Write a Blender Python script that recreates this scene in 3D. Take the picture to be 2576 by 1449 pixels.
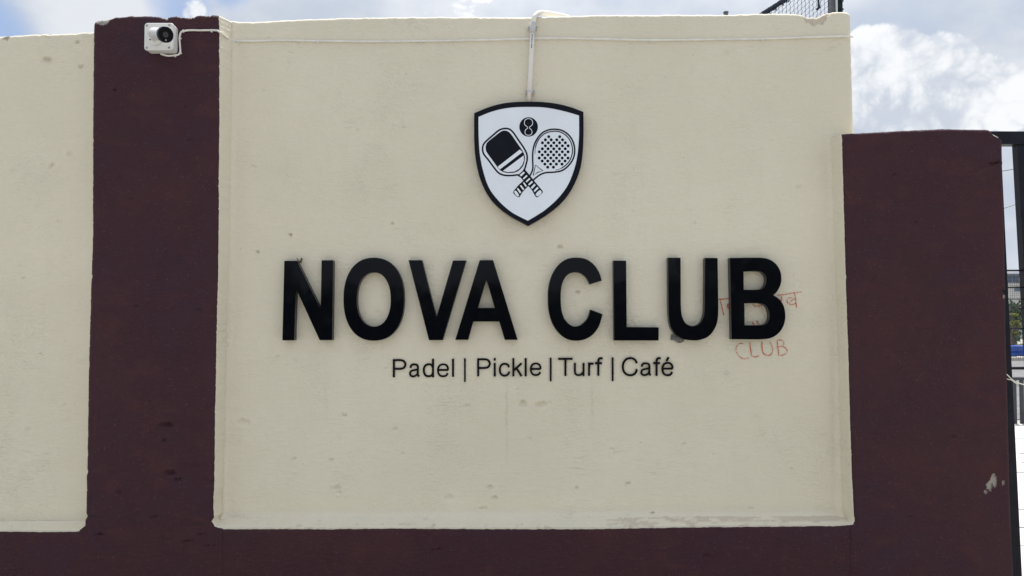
import bpy, math, random
import numpy as np
from mathutils import Vector
for _o in list(bpy.data.objects): bpy.data.objects.remove(_o)
S = bpy.context.scene
COL = S.collection
rnd = random.Random(7)

# ------------------------------------------------------------------ camera
F = 1900.0; W2, H2 = 1288.0, 724.5           # focal length and centre, in units of a 2576-wide picture
CAMY, CAMZ, PITCH = -3.15, 1.6, math.radians(1.9)
cam = bpy.data.cameras.new('camera'); cam.lens = 36 * F / 2576; cam.clip_end = 2000; cam.clip_start = .05
co = bpy.data.objects.new('camera', cam); COL.objects.link(co)
co.location = (0, CAMY, CAMZ); co.rotation_euler = (math.pi/2 + PITCH, 0, 0)
S.camera = co

# ------------------------------------------------------------------ light, sky, exposure
SUN_EL, SUN_AZ = math.radians(72), math.radians(20)     # behind the wall, a little to the right
sun = bpy.data.lights.new('sun', 'SUN'); sun.energy = 4.0; sun.angle = math.radians(.5); sun.color = (1, .95, .87)
so = bpy.data.objects.new('sun', sun); COL.objects.link(so)
sdir = Vector((math.sin(SUN_AZ)*math.cos(SUN_EL), math.cos(SUN_AZ)*math.cos(SUN_EL), math.sin(SUN_EL)))
so.rotation_euler = sdir.to_track_quat('Z', 'Y').to_euler(); so.location = (0, 5, 12)
S.view_settings.view_transform = 'Standard'; S.view_settings.look = 'None'
S.view_settings.exposure = 0.47; S.view_settings.gamma = 1; S.view_settings.use_curve_mapping = False

def ray(u, v):
    u = np.asarray(u, float); v = np.asarray(v, float)
    x = (u - W2)/F; zc = -(v - H2)/F
    c, s = math.cos(PITCH), math.sin(PITCH)
    return x + 0*zc, c - s*zc + 0*x, s + c*zc + 0*x
def P(u, v, Y):
    Y = np.asarray(Y, float)
    x, y, z = ray(u, v); t = (Y - CAMY)/y
    return np.stack([x*t, np.broadcast_to(Y, np.shape(t))*1.0, CAMZ + z*t], -1)
def dirv(u, v):
    d = Vector([float(k) for k in ray(u, v)]); d.normalize(); return d

w = bpy.data.worlds.new('World'); S.world = w; w.use_nodes = True
nt = w.node_tree; nt.nodes.clear()
class NT:
    def __init__(s, t): s.t = t
    def n(s, kind, ins=None, **kw):
        nd = s.t.nodes.new(kind)
        for k, v_ in kw.items(): setattr(nd, k, v_)
        for k, v_ in (ins or {}).items():
            sk = nd.inputs[k]
            if isinstance(v_, bpy.types.NodeSocket): s.t.links.new(v_, sk)
            else: sk.default_value = v_
        return nd
    def m(s, op, a, b=0.0, c=0.0):
        return s.n('ShaderNodeMath', {0: a, 1: b, 2: c}, operation=op).outputs[0]
    def mix(s, f, a, b, typ='RGBA', blend='MIX'):
        nd = s.n('ShaderNodeMix', data_type=typ)
        if typ == 'RGBA': nd.blend_type = blend
        i = {'RGBA': (6, 7, 2), 'FLOAT': (2, 3, 0)}[typ]
        for k, v_ in ((0, f), (i[0], a), (i[1], b)):
            sk = nd.inputs[k]
            if isinstance(v_, bpy.types.NodeSocket): s.t.links.new(v_, sk)
            else: sk.default_value = v_
        return nd.outputs[i[2]]
    def ramp(s, x, a, b, lo=0.0, hi=1.0):
        return s.n('ShaderNodeMapRange', {0: x, 1: a, 2: b, 3: lo, 4: hi}, interpolation_type='SMOOTHSTEP').outputs[0]
    def noise(s, vec, scale, detail=4, rough=.5, dist=0.0):
        return s.n('ShaderNodeTexNoise', {'Vector': vec, 'Scale': scale, 'Detail': detail, 'Roughness': rough, 'Distortion': dist}).outputs[0]
    def scaled(s, vec, sx, sy, sz):
        return s.n('ShaderNodeVectorMath', {0: vec, 1: (sx, sy, sz)}, operation='MULTIPLY').outputs[0]
T = NT(nt)
D = T.n('ShaderNodeTexCoord').outputs['Generated']
sky = T.n('ShaderNodeTexSky', sky_type='NISHITA', sun_disc=False, sun_elevation=SUN_EL, sun_rotation=SUN_AZ)
def rgb(r, g, b): return (r, g, b, 1)
K = 8.9                                       # background strength is 0.1
blue = T.mix(.78, sky.outputs[0], rgb(.34*K, .44*K, .65*K))
# thin high cloud everywhere, opening up in places
wv = T.n('ShaderNodeVectorMath', {0: D, 1: (1, 1, 1.8)}, operation='MULTIPLY').outputs[0]
n1 = T.noise(wv, 2.3, 7, .55, .3); n2 = T.noise(wv, 6.5, 6, .55)
def blob(u, v, r0, r1):
    d = T.n('ShaderNodeVectorMath', {0: D, 1: dirv(u, v)}, operation='DISTANCE').outputs['Value']
    return T.ramp(d, r0/F, r1/F, 1.0, 0.0)
def sumup(l):
    a = l[0]
    for b in l[1:]: a = T.m('MAXIMUM', a, b)
    return a
gaps = sumup([blob(-20, 110, 10, 200), blob(425, -15, 30, 130), blob(575, -35, 5, 80)])
cover = T.m('ADD', T.m('MULTIPLY_ADD', n1, .9, .40), T.m('MULTIPLY', T.m('SUBTRACT', n2, .5), .75))
cover = T.m('SUBTRACT', cover, T.m('MULTIPLY', gaps, .60))
cover = T.m('ADD', cover, T.m('MULTIPLY', blob(215, 35, 30, 190), .55))
veil = T.ramp(cover, .22, .86)
thick = T.ramp(T.m('ADD', T.m('ADD', n2, T.m('MULTIPLY', n1, .4)), T.m('MULTIPLY', blob(215, 35, 30, 170), .30)), .55, .95)
veilcol = T.mix(thick, rgb(.46*K, .51*K, .59*K), rgb(.64*K, .665*K, .71*K))
c1 = T.mix(veil, blue, veilcol)
# brighter cumulus heads
def billow(sc):
    a_ = 0
    for k_, (f_, w_) in enumerate(((1, .5), (2.3, .28), (5.1, .14), (11, .08))):
        q_ = T.m('MULTIPLY', T.m('ABSOLUTE', T.m('MULTIPLY_ADD', T.noise(D, sc*f_, 0, .5), 2.0, -1.0)), w_)
        a_ = q_ if k_ == 0 else T.m('ADD', a_, q_)
    return a_
bl = billow(14.0); nc = T.m('ADD', T.m('MULTIPLY', T.noise(D, 16, 9, .6), .5), T.m('MULTIPLY', bl, .9))
cum = sumup([blob(2255, 215, 80, 150), blob(2340, 235, 70, 130), blob(2235, 190, 55, 150), blob(2185, 135, 20, 90), blob(2360, 185, 45, 120), blob(2465, 235, 40, 115), blob(2390, 150, 10, 80), blob(2545, 250, 30, 90), T.m('MULTIPLY', blob(495, 26, 5, 75), .55)])
cum2 = T.ramp(T.m('ADD', n1, T.m('MULTIPLY', n2, .5)), .88, 1.02)        # the rest of the sky
edge = T.m('ADD', T.m('MAXIMUM', cum, T.m('MULTIPLY', cum2, .6)), T.m('MULTIPLY', T.m('SUBTRACT', nc, .50), .85))
cm = T.ramp(edge, .30, .46)
s2 = T.noise(wv, 5.5, 4, .5)
shade = T.ramp(T.m('ADD', T.m('MULTIPLY', bl, 1.15), T.m('MULTIPLY', s2, .8)), .38, .74)
cc = T.mix(shade, rgb(.50*K, .545*K, .62*K), rgb(.80*K, .81*K, .825*K))
c2 = T.mix(T.m('MULTIPLY', cm, .92), c1, cc)
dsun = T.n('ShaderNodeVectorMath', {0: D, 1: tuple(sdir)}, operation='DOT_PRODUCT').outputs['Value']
added_glow = T.ramp(dsun, .55, 1.0, 1.0, 2.1)  # cloud brightness raised around the unseen sun, added to light the wall from above
c3 = T.n('ShaderNodeVectorMath', {0: c2, 3: added_glow}, operation='SCALE').outputs[0]
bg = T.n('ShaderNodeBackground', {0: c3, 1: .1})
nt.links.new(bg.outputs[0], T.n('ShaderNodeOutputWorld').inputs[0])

# ------------------------------------------------------------------ materials
def mat(name, fn):
    m = bpy.data.materials.new(name); m.use_nodes = True; t = m.node_tree; t.nodes.clear()
    b = t.nodes.new('ShaderNodeBsdfPrincipled'); o = t.nodes.new('ShaderNodeOutputMaterial')
    t.links.new(b.outputs[0], o.inputs[0]); N = NT(t)
    fn(N, b, N.n('ShaderNodeNewGeometry').outputs['Position']); return m
def setb(N, b, **k):
    names = dict(col='Base Color', rough='Roughness', spec='Specular IOR Level', metal='Metallic', nrm='Normal', coat='Coat Weight', coatr='Coat Roughness')
    for a, v_ in k.items():
        sk = b.inputs[names[a]]
        if isinstance(v_, bpy.types.NodeSocket): N.t.links.new(v_, sk)
        else: sk.default_value = v_
def simple(name, c, rough=.5, var=.12, scale=30, spec=.5, metal=0.0, bump=0.0, bscale=200):
    def f(N, b, p):
        n = N.noise(p, scale, 5, .6)
        lo = rgb(*[max(0, k*(1-var)) for k in c]); hi = rgb(*[min(1, k*(1+var)) for k in c])
        setb(N, b, col=N.mix(N.ramp(n, .3, .7), lo, hi), rough=rough, spec=spec, metal=metal)
        if bump:
            bn = N.n('ShaderNodeBump', {'Strength': 1.0, 'Distance': bump, 'Height': N.noise(p, bscale, 4, .6)})
            setb(N, b, nrm=bn.outputs[0])
    return mat(name, f)

def wall_relief(N, p, amp):
    warp = N.n('ShaderNodeVectorMath', {0: p, 1: N.scaled(N.n('ShaderNodeTexNoise', {'Vector': p, 'Scale': 5.0, 'Detail': 3}).outputs['Color'], .10, .0, .10)}, operation='ADD').outputs[0]
    patch = N.ramp(N.noise(p, 2.6, 3, .6), .44, .66)
    patch2 = N.ramp(N.noise(p, 9, 3, .6), .46, .66)
    streak = N.noise(N.scaled(warp, 22, 22, 75), 1.0, 5, .62)
    ridg = N.ramp(streak, .50, .68)
    fine = N.noise(N.scaled(p, 150, 150, 210), 1.0, 3, .55)
    spots = N.n('ShaderNodeTexVoronoi', {'Vector': warp, 'Scale': 34.0, 'Randomness': 1.0}).outputs['Distance']
    spot = N.m('MULTIPLY', N.ramp(spots, .0, .16, 1, 0), N.ramp(N.noise(p, 14, 2, .5), .56, .66))
    peel = N.m('MULTIPLY', N.ramp(N.noise(N.scaled(warp, 62, 62, 95), 1.0, 3, .55), .38, .72), N.ramp(N.noise(N.scaled(p, 2.6, 1, 1.7), 1.0, 4, .65), .40, .75))
    h = N.m('MULTIPLY', ridg, N.m('ADD', N.m('MULTIPLY', N.m('MULTIPLY', patch, patch2), .26), .05))
    h = N.m('ADD', h, N.m('MULTIPLY', N.m('SUBTRACT', streak, .5), .35))
    h = N.m('ADD', h, N.m('MULTIPLY', fine, .14))
    h = N.m('ADD', h, N.m('MULTIPLY', peel, .55))
    h = N.m('ADD', h, N.m('MULTIPLY', spot, .5))
    return N.n('ShaderNodeBump', {'Strength': 1.0, 'Distance': amp, 'Height': h}).outputs[0]
def cream_f(N, b, p):
    big = N.noise(p, 1.3, 4, .6); mid = N.noise(N.scaled(p, 1, 1, .35), 6, 5, .65); sm = N.noise(p, 60, 4, .6)
    c = N.mix(N.ramp(big, .3, .7), rgb(.715, .662, .530), rgb(.765, .710, .575))
    c = N.mix(N.m('MULTIPLY', N.ramp(mid, .45, .75), .20), c, rgb(.68, .63, .49))
    c = N.mix(N.m('MULTIPLY', N.ramp(sm, .35, .7), .10), c, rgb(.60, .57, .48))
    drip = N.ramp(N.noise(N.scaled(p, 26, 26, 1.1), 1.0, 4, .6), .60, .75)
    c = N.mix(N.m('MULTIPLY', drip, .12), c, rgb(.60, .545, .44))
    at = N.n('ShaderNodeAttribute', attribute_name='bare').outputs['Fac']
    pl = N.mix(N.noise(p, 90, 5, .7), rgb(.42, .355, .27), rgb(.74, .67, .55))
    c = N.mix(at, c, pl)
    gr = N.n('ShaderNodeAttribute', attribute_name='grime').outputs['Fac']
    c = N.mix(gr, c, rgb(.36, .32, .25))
    setb(N, b, col=c, rough=.72, spec=.30, nrm=wall_relief(N, p, .0050))
M_CREAM = mat('cream_wall_paint', cream_f)
def brown_f(N, b, p):
    big = N.noise(p, 1.8, 5, .65); mid = N.noise(N.scaled(p, 1, 1, 1.6), 9, 5, .65); sp = N.noise(p, 120, 3, .6)
    c = N.mix(N.ramp(big, .3, .7), rgb(.042, .0172, .0275), rgb(.052, .0190, .0245))
    c = N.mix(N.m('MULTIPLY', N.ramp(mid, .45, .8), .6), c, rgb(.078, .0300, .0300))
    c = N.mix(N.m('MULTIPLY', N.ramp(N.noise(p, 3.3, 5, .7, .5), .55, .8), .5), c, rgb(.034, .0195, .021))
    c = N.mix(N.m('MULTIPLY', N.ramp(sp, .60, .78), .40), c, rgb(.16, .11, .11))
    at = N.n('ShaderNodeAttribute', attribute_name='bare').outputs['Fac']
    pl = N.mix(N.noise(p, 90, 5, .7), rgb(.22, .20, .17), rgb(.50, .47, .42))
    c = N.mix(at, c, pl)
    gr = N.n('ShaderNodeAttribute', attribute_name='grime').outputs['Fac']
    c = N.mix(gr, c, rgb(.018, .012, .013))
    setb(N, b, col=c, rough=N.mix(N.ramp(mid, .3, .7), .56, .72, 'FLOAT'), spec=.20, nrm=wall_relief(N, p, .0055))
M_BROWN = mat('maroon_wall_paint', brown_f)
def acrylic_f(N, b, p):
    wav = N.noise(p, 5, 2, .5)
    bn = N.n('ShaderNodeBump', {'Strength': .25, 'Distance': .004, 'Height': wav}).outputs[0]
    sm = N.ramp(N.noise(p, 14, 4, .6), .4, .75)
    setb(N, b, col=rgb(.0032, .0036, .0060), rough=N.mix(sm, .04, .10, 'FLOAT'), spec=.15, nrm=bn)
M_ACR = mat('black_gloss_acrylic', acrylic_f)
M_SIDE = simple('letter_side_grey', (.035, .033, .037), .45, .25, 25)
M_SMALL = simple('black_cut_acrylic', (.004, .004, .006), .25, .3, 20, .15)
M_SWHITE = simple('white_sign_face', (.80, .85, .93), .22, .03, 6, .4)
M_VINYL = simple('black_vinyl', (.006, .007, .013), .25, .15, 20, .12)
M_PLASTIC = simple('white_plastic', (.72, .72, .70), .42, .05, 14)
M_CABLE = simple('off_white_cable', (.78, .76, .70), .5, .08, 22)
M_CONDUIT = mat('pale_pink_conduit', lambda N, b, p: setb(N, b, col=N.mix(N.ramp(N.n('ShaderNodeSeparateXYZ', {0: p}).outputs[2], 2.45, 2.68), rgb(.76, .665, .63), rgb(.78, .76, .71)), rough=.4))
M_CONDJ = simple('grey_conduit_joint', (.58, .57, .58), .4, .06, 30)
M_SCREW = simple('screw_metal', (.35, .35, .34), .4, .2, 60, metal=.8)
M_HOOD = simple('camera_hood_navy', (.012, .018, .042), .35, .1, 20, .3)
M_LENS = simple('camera_lens_black', (.003, .003, .004), .15, .1, 20, .10)
M_PRINT = simple('faded_print', (.08, .10, .15), .6, .4, 300)
def red_f(N, b, p):
    n = N.noise(p, 95, 5, .75); n2 = N.noise(p, 22, 3, .6)
    f = N.m('MULTIPLY', N.ramp(n, .39, .52), N.ramp(n2, .30, .46, .45, 1))
    setb(N, b, col=N.mix(f, rgb(.68, .60, .48), rgb(.60, .13, .065)), rough=.75, spec=.2, nrm=wall_relief(N, p, .0030))
M_RED = mat('red_crayon', red_f)
M_GATE = simple('black_gate_paint', (.008, .008, .016), .42, .3, 18, .2)
M_NET = simple('dark_blue_net', (.012, .018, .04), .6, .3, 40)
M_ROPE = simple('dark_rope', (.02, .028, .05), .8, .6, 60)
M_POSTG = simple('grey_post_steel', (.10, .11, .12), .5, .3, 10)
M_POSTD = simple('dark_teal_post', (.010, .020, .028), .5, .2, 10, .2)
M_LEAF = simple('dark_leaves', (.06, .10, .055), .6, .45, 3)
M_TOPI = simple('yellow_green_leaves', (.26, .27, .06), .6, .35, 9)
M_TRUNK = simple('tree_bark', (.12, .09, .065), .85, .35, 12)
M_BWALL = simple('pale_house_wall', (.58, .58, .57), .8, .08, 2)
M_BROOF = simple('slate_roof', (.13, .14, .17), .7, .2, 2)
M_GLASS = simple('blue_window_glass', (.12, .17, .26), .12, .2, 2)
M_TARP = simple('blue_tarpaulin', (.02, .09, .42), .45, .3, 3, bump=.01, bscale=8)
M_RAIL = simple('dark_railing', (.035, .036, .045), .45, .2, 8)
M_PALE = simple('pale_kerb', (.55, .50, .44), .8, .12, 5)
M_PATCH = simple('grey_putty', (.17, .165, .16), .85, .4, 60, bump=.001)
M_FLAKE = simple('paint_flake', (.62, .59, .52), .7, .1, 60)
M_DRY = simple('dry_leaf', (.16, .13, .08), .8, .5, 90)
def ground_f(N, b, p):
    n = N.noise(p, .7, 6, .65); s = N.noise(p, 30, 5, .7)
    c = N.mix(n, rgb(.31, .30, .275), rgb(.41, .395, .36)); c = N.mix(N.m('MULTIPLY', s, .3), c, rgb(.22, .21, .19))
    setb(N, b, col=c, rough=.9, spec=.2, nrm=N.n('ShaderNodeBump', {'Strength': 1.0, 'Distance': .004, 'Height': s}).outputs[0])
M_GROUND = mat('dusty_concrete', ground_f)
def pave_f(N, b, p):
    n = N.noise(p, 2, 6, .65); s = N.noise(p, 22, 6, .75)
    c = N.mix(n, rgb(.46, .46, .45), rgb(.56, .56, .55)); c = N.mix(N.m('MULTIPLY', N.ramp(s, .5, .75), .6), c, rgb(.30, .29, .27))
    setb(N, b, col=c, rough=.85, spec=.2, nrm=N.n('ShaderNodeBump', {'Strength': 1.0, 'Distance': .006, 'Height': s}).outputs[0])
M_PAVE = mat('white_paving', pave_f)
M_ASPH = simple('grey_road', (.17, .17, .175), .9, .2, 3, .2)

# ------------------------------------------------------------------ helpers
WORLD = {}
def tag(o, label=None, cat=None, group=None, kind=None):
    if label: o['label'] = label
    if cat: o['category'] = cat
    if group: o['group'] = group
    if kind: o['kind'] = kind
    return o
def empty(name, loc, label, cat, group=None):
    o = bpy.data.objects.new(name, None); COL.objects.link(o); loc = Vector([float(k) for k in loc])
    o.location = loc; o.empty_display_size = .1; WORLD[o.name] = loc
    return tag(o, label, cat, group)
def add(name, verts, faces, mats, parent=None, smooth=False, idx=None, attrs=None, origin=None):
    V = np.asarray(verts, float); c = V.mean(0) if origin is None else np.asarray(origin, float)
    me = bpy.data.meshes.new(name)
    me.from_pydata((V - c).tolist(), [], faces)
    mats = mats if isinstance(mats, (list, tuple)) else [mats]
    for m_ in mats: me.materials.append(m_)
    if idx is not None: me.polygons.foreach_set('material_index', np.asarray(idx, np.int32))
    if smooth is not False:
        me.polygons.foreach_set('use_smooth', np.ones(len(me.polygons), bool) if smooth is True else np.asarray(smooth, bool))
    for k, a in (attrs or {}).items():
        at = me.attributes.new(k, 'FLOAT', 'POINT'); at.data.foreach_set('value', np.asarray(a, np.float32))
    me.update()
    o = bpy.data.objects.new(name, me); COL.objects.link(o)
    pw = WORLD[parent.name] if parent else Vector((0, 0, 0))
    o.location = Vector(c.tolist()) - pw
    if parent: o.parent = parent
    WORLD[o.name] = Vector(c.tolist())
    return o
class MB:
    def __init__(s): s.v = []; s.f = []
    def put(s, v, f):
        n = len(s.v); s.v += [tuple(float(a) for a in q) for q in v]; s.f += [tuple(n+i for i in q) for q in f]; return s
    def box(s, a, b):
        x0, y0, z0 = a; x1, y1, z1 = b
        return s.put([(x0,y0,z0),(x1,y0,z0),(x1,y1,z0),(x0,y1,z0),(x0,y0,z1),(x1,y0,z1),(x1,y1,z1),(x0,y1,z1)],
                     [(3,2,1,0),(4,5,6,7),(0,1,5,4),(1,2,6,5),(2,3,7,6),(3,0,4,7)])
    def beam(s, p, q, wx, wy, up=(0, 1, 0)):
        p = Vector([float(k) for k in p]); q = Vector([float(k) for k in q]); d = (q-p).normalized()
        a = Vector(up).cross(d).normalized(); b = d.cross(a)
        vs = [tuple(e + a*sx*wx/2 + b*sy*wy/2) for e in (p, q) for sx, sy in ((-1,-1),(1,-1),(1,1),(-1,1))]
        return s.put(vs, [(3,2,1,0),(4,5,6,7),(0,1,5,4),(1,2,6,5),(2,3,7,6),(3,0,4,7)])
    def tube(s, pts, r, n=8, caps=True, axis=None):
        pts = [Vector([float(k) for k in q]) for q in pts]; rs = r if isinstance(r, (list, tuple)) else [r]*len(pts)
        prev = None; rings = []
        for i, q in enumerate(pts):
            d = axis if axis is not None else (pts[min(i+1, len(pts)-1)] - pts[max(i-1, 0)]).normalized()
            if prev is None: prev = Vector((0, 0, 1)) if abs(d.z) < .9 else Vector((0, 1, 0))
            a = (prev - d*prev.dot(d)).normalized(); prev = a; b = d.cross(a)
            rings += [tuple(q + (a*math.cos(2*math.pi*k/n) + b*math.sin(2*math.pi*k/n))*rs[i]) for k in range(n)]
        f = [(i*n+k, i*n+(k+1) % n, (i+1)*n+(k+1) % n, (i+1)*n+k) for i in range(len(pts)-1) for k in range(n)]
        if caps: f += [tuple(range(n-1, -1, -1)), tuple((len(pts)-1)*n+k for k in range(n))]
        return s.put(rings, f)
    def build(s, name, m_, parent=None, smooth=False, **k): return add(name, s.v, s.f, m_, parent, smooth, **k)
def catmull(pts, sub=6, closed=False, corner=None):
    pts = [np.array(p, float) for p in pts]; n = len(pts); out = []
    def iscorner(i):
        if corner is None: return False
        if not closed and i in (0, n-1): return True
        a = pts[i]-pts[i-1]; b = pts[(i+1) % n]-pts[i]
        ang = abs(math.degrees(math.atan2(a[0]*b[1]-a[1]*b[0], a.dot(b)))); return ang > corner
    cs = [iscorner(i) for i in range(n)]
    for i in range(n if closed else n-1):
        p1, p2 = pts[i], pts[(i+1) % n]
        p0 = pts[i-1] if (closed or i > 0) else p1; p3 = pts[(i+2) % n] if (closed or i+2 < n) else p2
        if cs[i]: p0 = p1 - (p2-p1)*.5 if not cs[(i+1) % n] else p1
        if cs[(i+1) % n]: p3 = p2 + (p2-p1)*.5
        if cs[i] and cs[(i+1) % n]: out.append(p1); continue
        la = np.linalg.norm(p2-p1)
        m1 = (p2-p0); m2 = (p3-p1)
        for mm, pa, pb in ((m1, p0, p1), (m2, p2, p3)): pass
        l1 = np.linalg.norm(m1) or 1; l2 = np.linalg.norm(m2) or 1
        m1 = m1/l1*la; m2 = m2/l2*la
        for k in range(sub):
            t = k/sub; t2, t3 = t*t, t*t*t
            out.append((2*t3-3*t2+1)*p1 + (t3-2*t2+t)*m1 + (-2*t3+3*t2)*p2 + (t3-t2)*m2)
    if not closed: out.append(pts[-1])
    return out

# 2-D outlines (points of the picture put on the plane Y) -> extruded mesh
def plate_data(loops, Yfront, depth, bevel=0.0):
    cu = bpy.data.curves.new('outline', 'CURVE'); cu.dimensions = '2D'; cu.fill_mode = 'BOTH'
    cu.extrude = max(depth/2 - bevel, 1e-5); cu.bevel_depth = bevel; cu.bevel_resolution = 1; cu.offset = -bevel
    for lp in loops:
        W_ = P([p[0] for p in lp], [p[1] for p in lp], Yfront)
        sp = cu.splines.new('POLY'); sp.points.add(len(lp)-1); sp.use_cyclic_u = True
        for k, q in enumerate(W_): sp.points[k].co = (q[0], q[2], 0, 1)
    ob = bpy.data.objects.new('outline', cu); COL.objects.link(ob)
    me = bpy.data.meshes.new_from_object(ob.evaluated_get(bpy.context.evaluated_depsgraph_get()))
    V = [(v.co.x, Yfront + depth/2 - v.co.z, v.co.y) for v in me.vertices]; Fc = [tuple(p.vertices) for p in me.polygons]
    bpy.data.objects.remove(ob); bpy.data.curves.remove(cu); bpy.data.meshes.remove(me)
    return V, Fc
def plate(name, loops, Yfront, depth, m_, parent=None, bevel=0.0):
    V, Fc = plate_data(loops, Yfront, depth, bevel)
    return add(name, V, Fc, m_, parent)
def ribbon(pts, wd, Y, thick=.0005, jit=0.0, closed=False):
    """a drawn stroke as a thin raised band; wd in picture units"""
    pts = [np.array(p, float) for p in pts]; n = len(pts); L = []; R = []
    for i, p in enumerate(pts):
        a = pts[i-1] if (closed or i > 0) else pts[i]; b = pts[(i+1) % n] if (closed or i < n-1) else pts[i]
        d = b-a; d = d/(np.linalg.norm(d) or 1); nn = np.array([-d[1], d[0]])
        ww = wd[i] if isinstance(wd, (list, tuple)) else wd
        L.append(p + nn*(ww/2 + rnd.uniform(-jit, jit))); R.append(p - nn*(ww/2 + rnd.uniform(-jit, jit)))
    A = P([q[0] for q in L+R], [q[1] for q in L+R], Y); m = 2*n
    V = np.concatenate([A, A + np.array([0, thick, 0])]); f = []
    for i in range(n if closed else n-1):
        j = (i+1) % n
        f += [(i, j, n+j, n+i), (m+i, i, n+i-n+0 + 0 if False else i, m+j)] if False else [(i, j, n+j, n+i), (i, m+i, m+j, j), (n+i, n+j, m+n+j, m+n+i)]
    if not closed: f += [(0, n, m+n, m), (n-1, m+n-1, m+2*n-1, 2*n-1)]
    return V, f

# value noise for relief in real geometry
_rs = np.random.RandomState(11); _tab = _rs.rand(256, 256)
def vnoise(x, y):
    xi = np.floor(x).astype(int); yi = np.floor(y).astype(int); fx = x-xi; fy = y-yi
    fx = fx*fx*(3-2*fx); fy = fy*fy*(3-2*fy); g = lambda a, b: _tab[a % 256, b % 256]
    return (g(xi, yi)*(1-fx)+g(xi+1, yi)*fx)*(1-fy) + (g(xi, yi+1)*(1-fx)+g(xi+1, yi+1)*fx)*fy
def fbm(x, y, o=4):
    s = 0; a = .5; t = 0
    for k in range(o): s = s + a*vnoise(x*2**k+17*k, y*2**k+31*k); t += a; a *= .5
    return s/t
def inpoly(u, v, poly):
    r = np.zeros(np.shape(u), bool); n = len(poly); j = n-1
    for i in range(n):
        xi, yi = poly[i]; xj, yj = poly[j]
        r ^= ((yi > v) != (yj > v)) & (u < (xj-xi)*(v-yi)/((yj-yi) or 1e-9)+xi); j = i
    return r

# pits and knocks in the plaster: u, v, half width, half height, depth mm
PITS = [(613,1065,15,9,4),(1315,1018,8,10,6),(1362,1020,14,8,6),(1384,1016,6,5,3),(1173,1020,9,3,4),(866,1045,6,5,5),(993,1080,6,4,4),(1130,1255,8,9,4),
 (1232,1227,9,6,5),(1242,1255,9,6,5),(1217,1279,11,5,4),(846,1229,9,7,5),(851,1240,7,4,3),(1580,1218,5,4,5),(740,1155,6,4,4),(835,1158,4,4,4),(1016,320,5,3,4),
 (988,562,3,3,5),(732,592,3,3,7),(650,633,2.5,4,8),(1408,622,7,4,6),(1330,1103,6,3,3),(100,892,6,4,4),(117,150,12,6,6),(204,168,7,4,5),(195,108,7,4,5),
 (290,228,3,2,5),(130,418,5,7,5),(175,388,4,4,4),(420,1070,17,6,7),(428,1192,15,6,7),(446,1207,9,4,7),(413,1110,6,4,4),(2527,735,5,7,14),(2508,408,10,3,7),(2497,413,8,2.5,5),
 (1455,735,5,5,7),(1305,980,3,3,4),(1540,1130,5,3,3),(1720,1120,5,3,3),(1890,1280,6,3,3),(700,900,5,3,3),(640,420,5,3,3),(900,330,5,3,2),(1120,200,6,3,2),(1750,560,6,3,3),
 (1640,1290,7,3,5),(2010,470,5,3,3),(1990,1180,5,3,3),(1450,1230,5,4,4),(1015,1140,4,3,3),(60,700,6,3,3),(150,560,6,4,3),(70,1080,7,3,3),(165,1020,5,3,3),(2200,700,6,3,3),
 (2300,560,6,3,3),(2250,440,5,3,3),(465,270,4,3,4),(330,500,5,3,3),(480,352,9,3,3),(300,1240,6,4,5),(345,770,5,4,3),(500,780,5,3,3),(390,1300,8,4,4),(470,1362,18,2,5),(530,1372,16,2,4),(505,1345,10,2.5,5),(1100,1384,14,2,4),(250,1345,12,2.5,5),(2230,900,6,3,3),(2400,1100,7,3,3),(2290,1300,7,3,3),(980,1310,10,4,4),(1780,1400,12,4,3)]
def relief(u, v, x, z, bare):
    h = (fbm(x*2.1, z*2.1, 3)-.5)*.008 + (fbm(x*9, z*14, 4)-.5)*.0035 + (fbm(x*32, z*70, 3)-.5)*.0012*np.clip(fbm(x*3+9, z*3, 3)*3-1, 0, 1)
    wu = (fbm(u/7, v/7, 2)-.5)*10; wv_ = (fbm(u/7+50, v/7+9, 2)-.5)*8
    for (a, b, rx, ry, dp) in PITS:
        d = ((u+wu-a)/rx)**2 + ((v+wv_-b)/ry)**2
        near = d < 9
        if near.any():
            h = np.where(near, h - dp*.0019*np.exp(-d**3)*np.clip(.75-.75*(v+wv_-b)/ry, 0, 1.6) + dp*.00025*np.exp(-(np.sqrt(d)-1.5)**2*6), h)
    return h - bare*(.004 + .006*fbm(u/5, v/5, 2))

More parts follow.
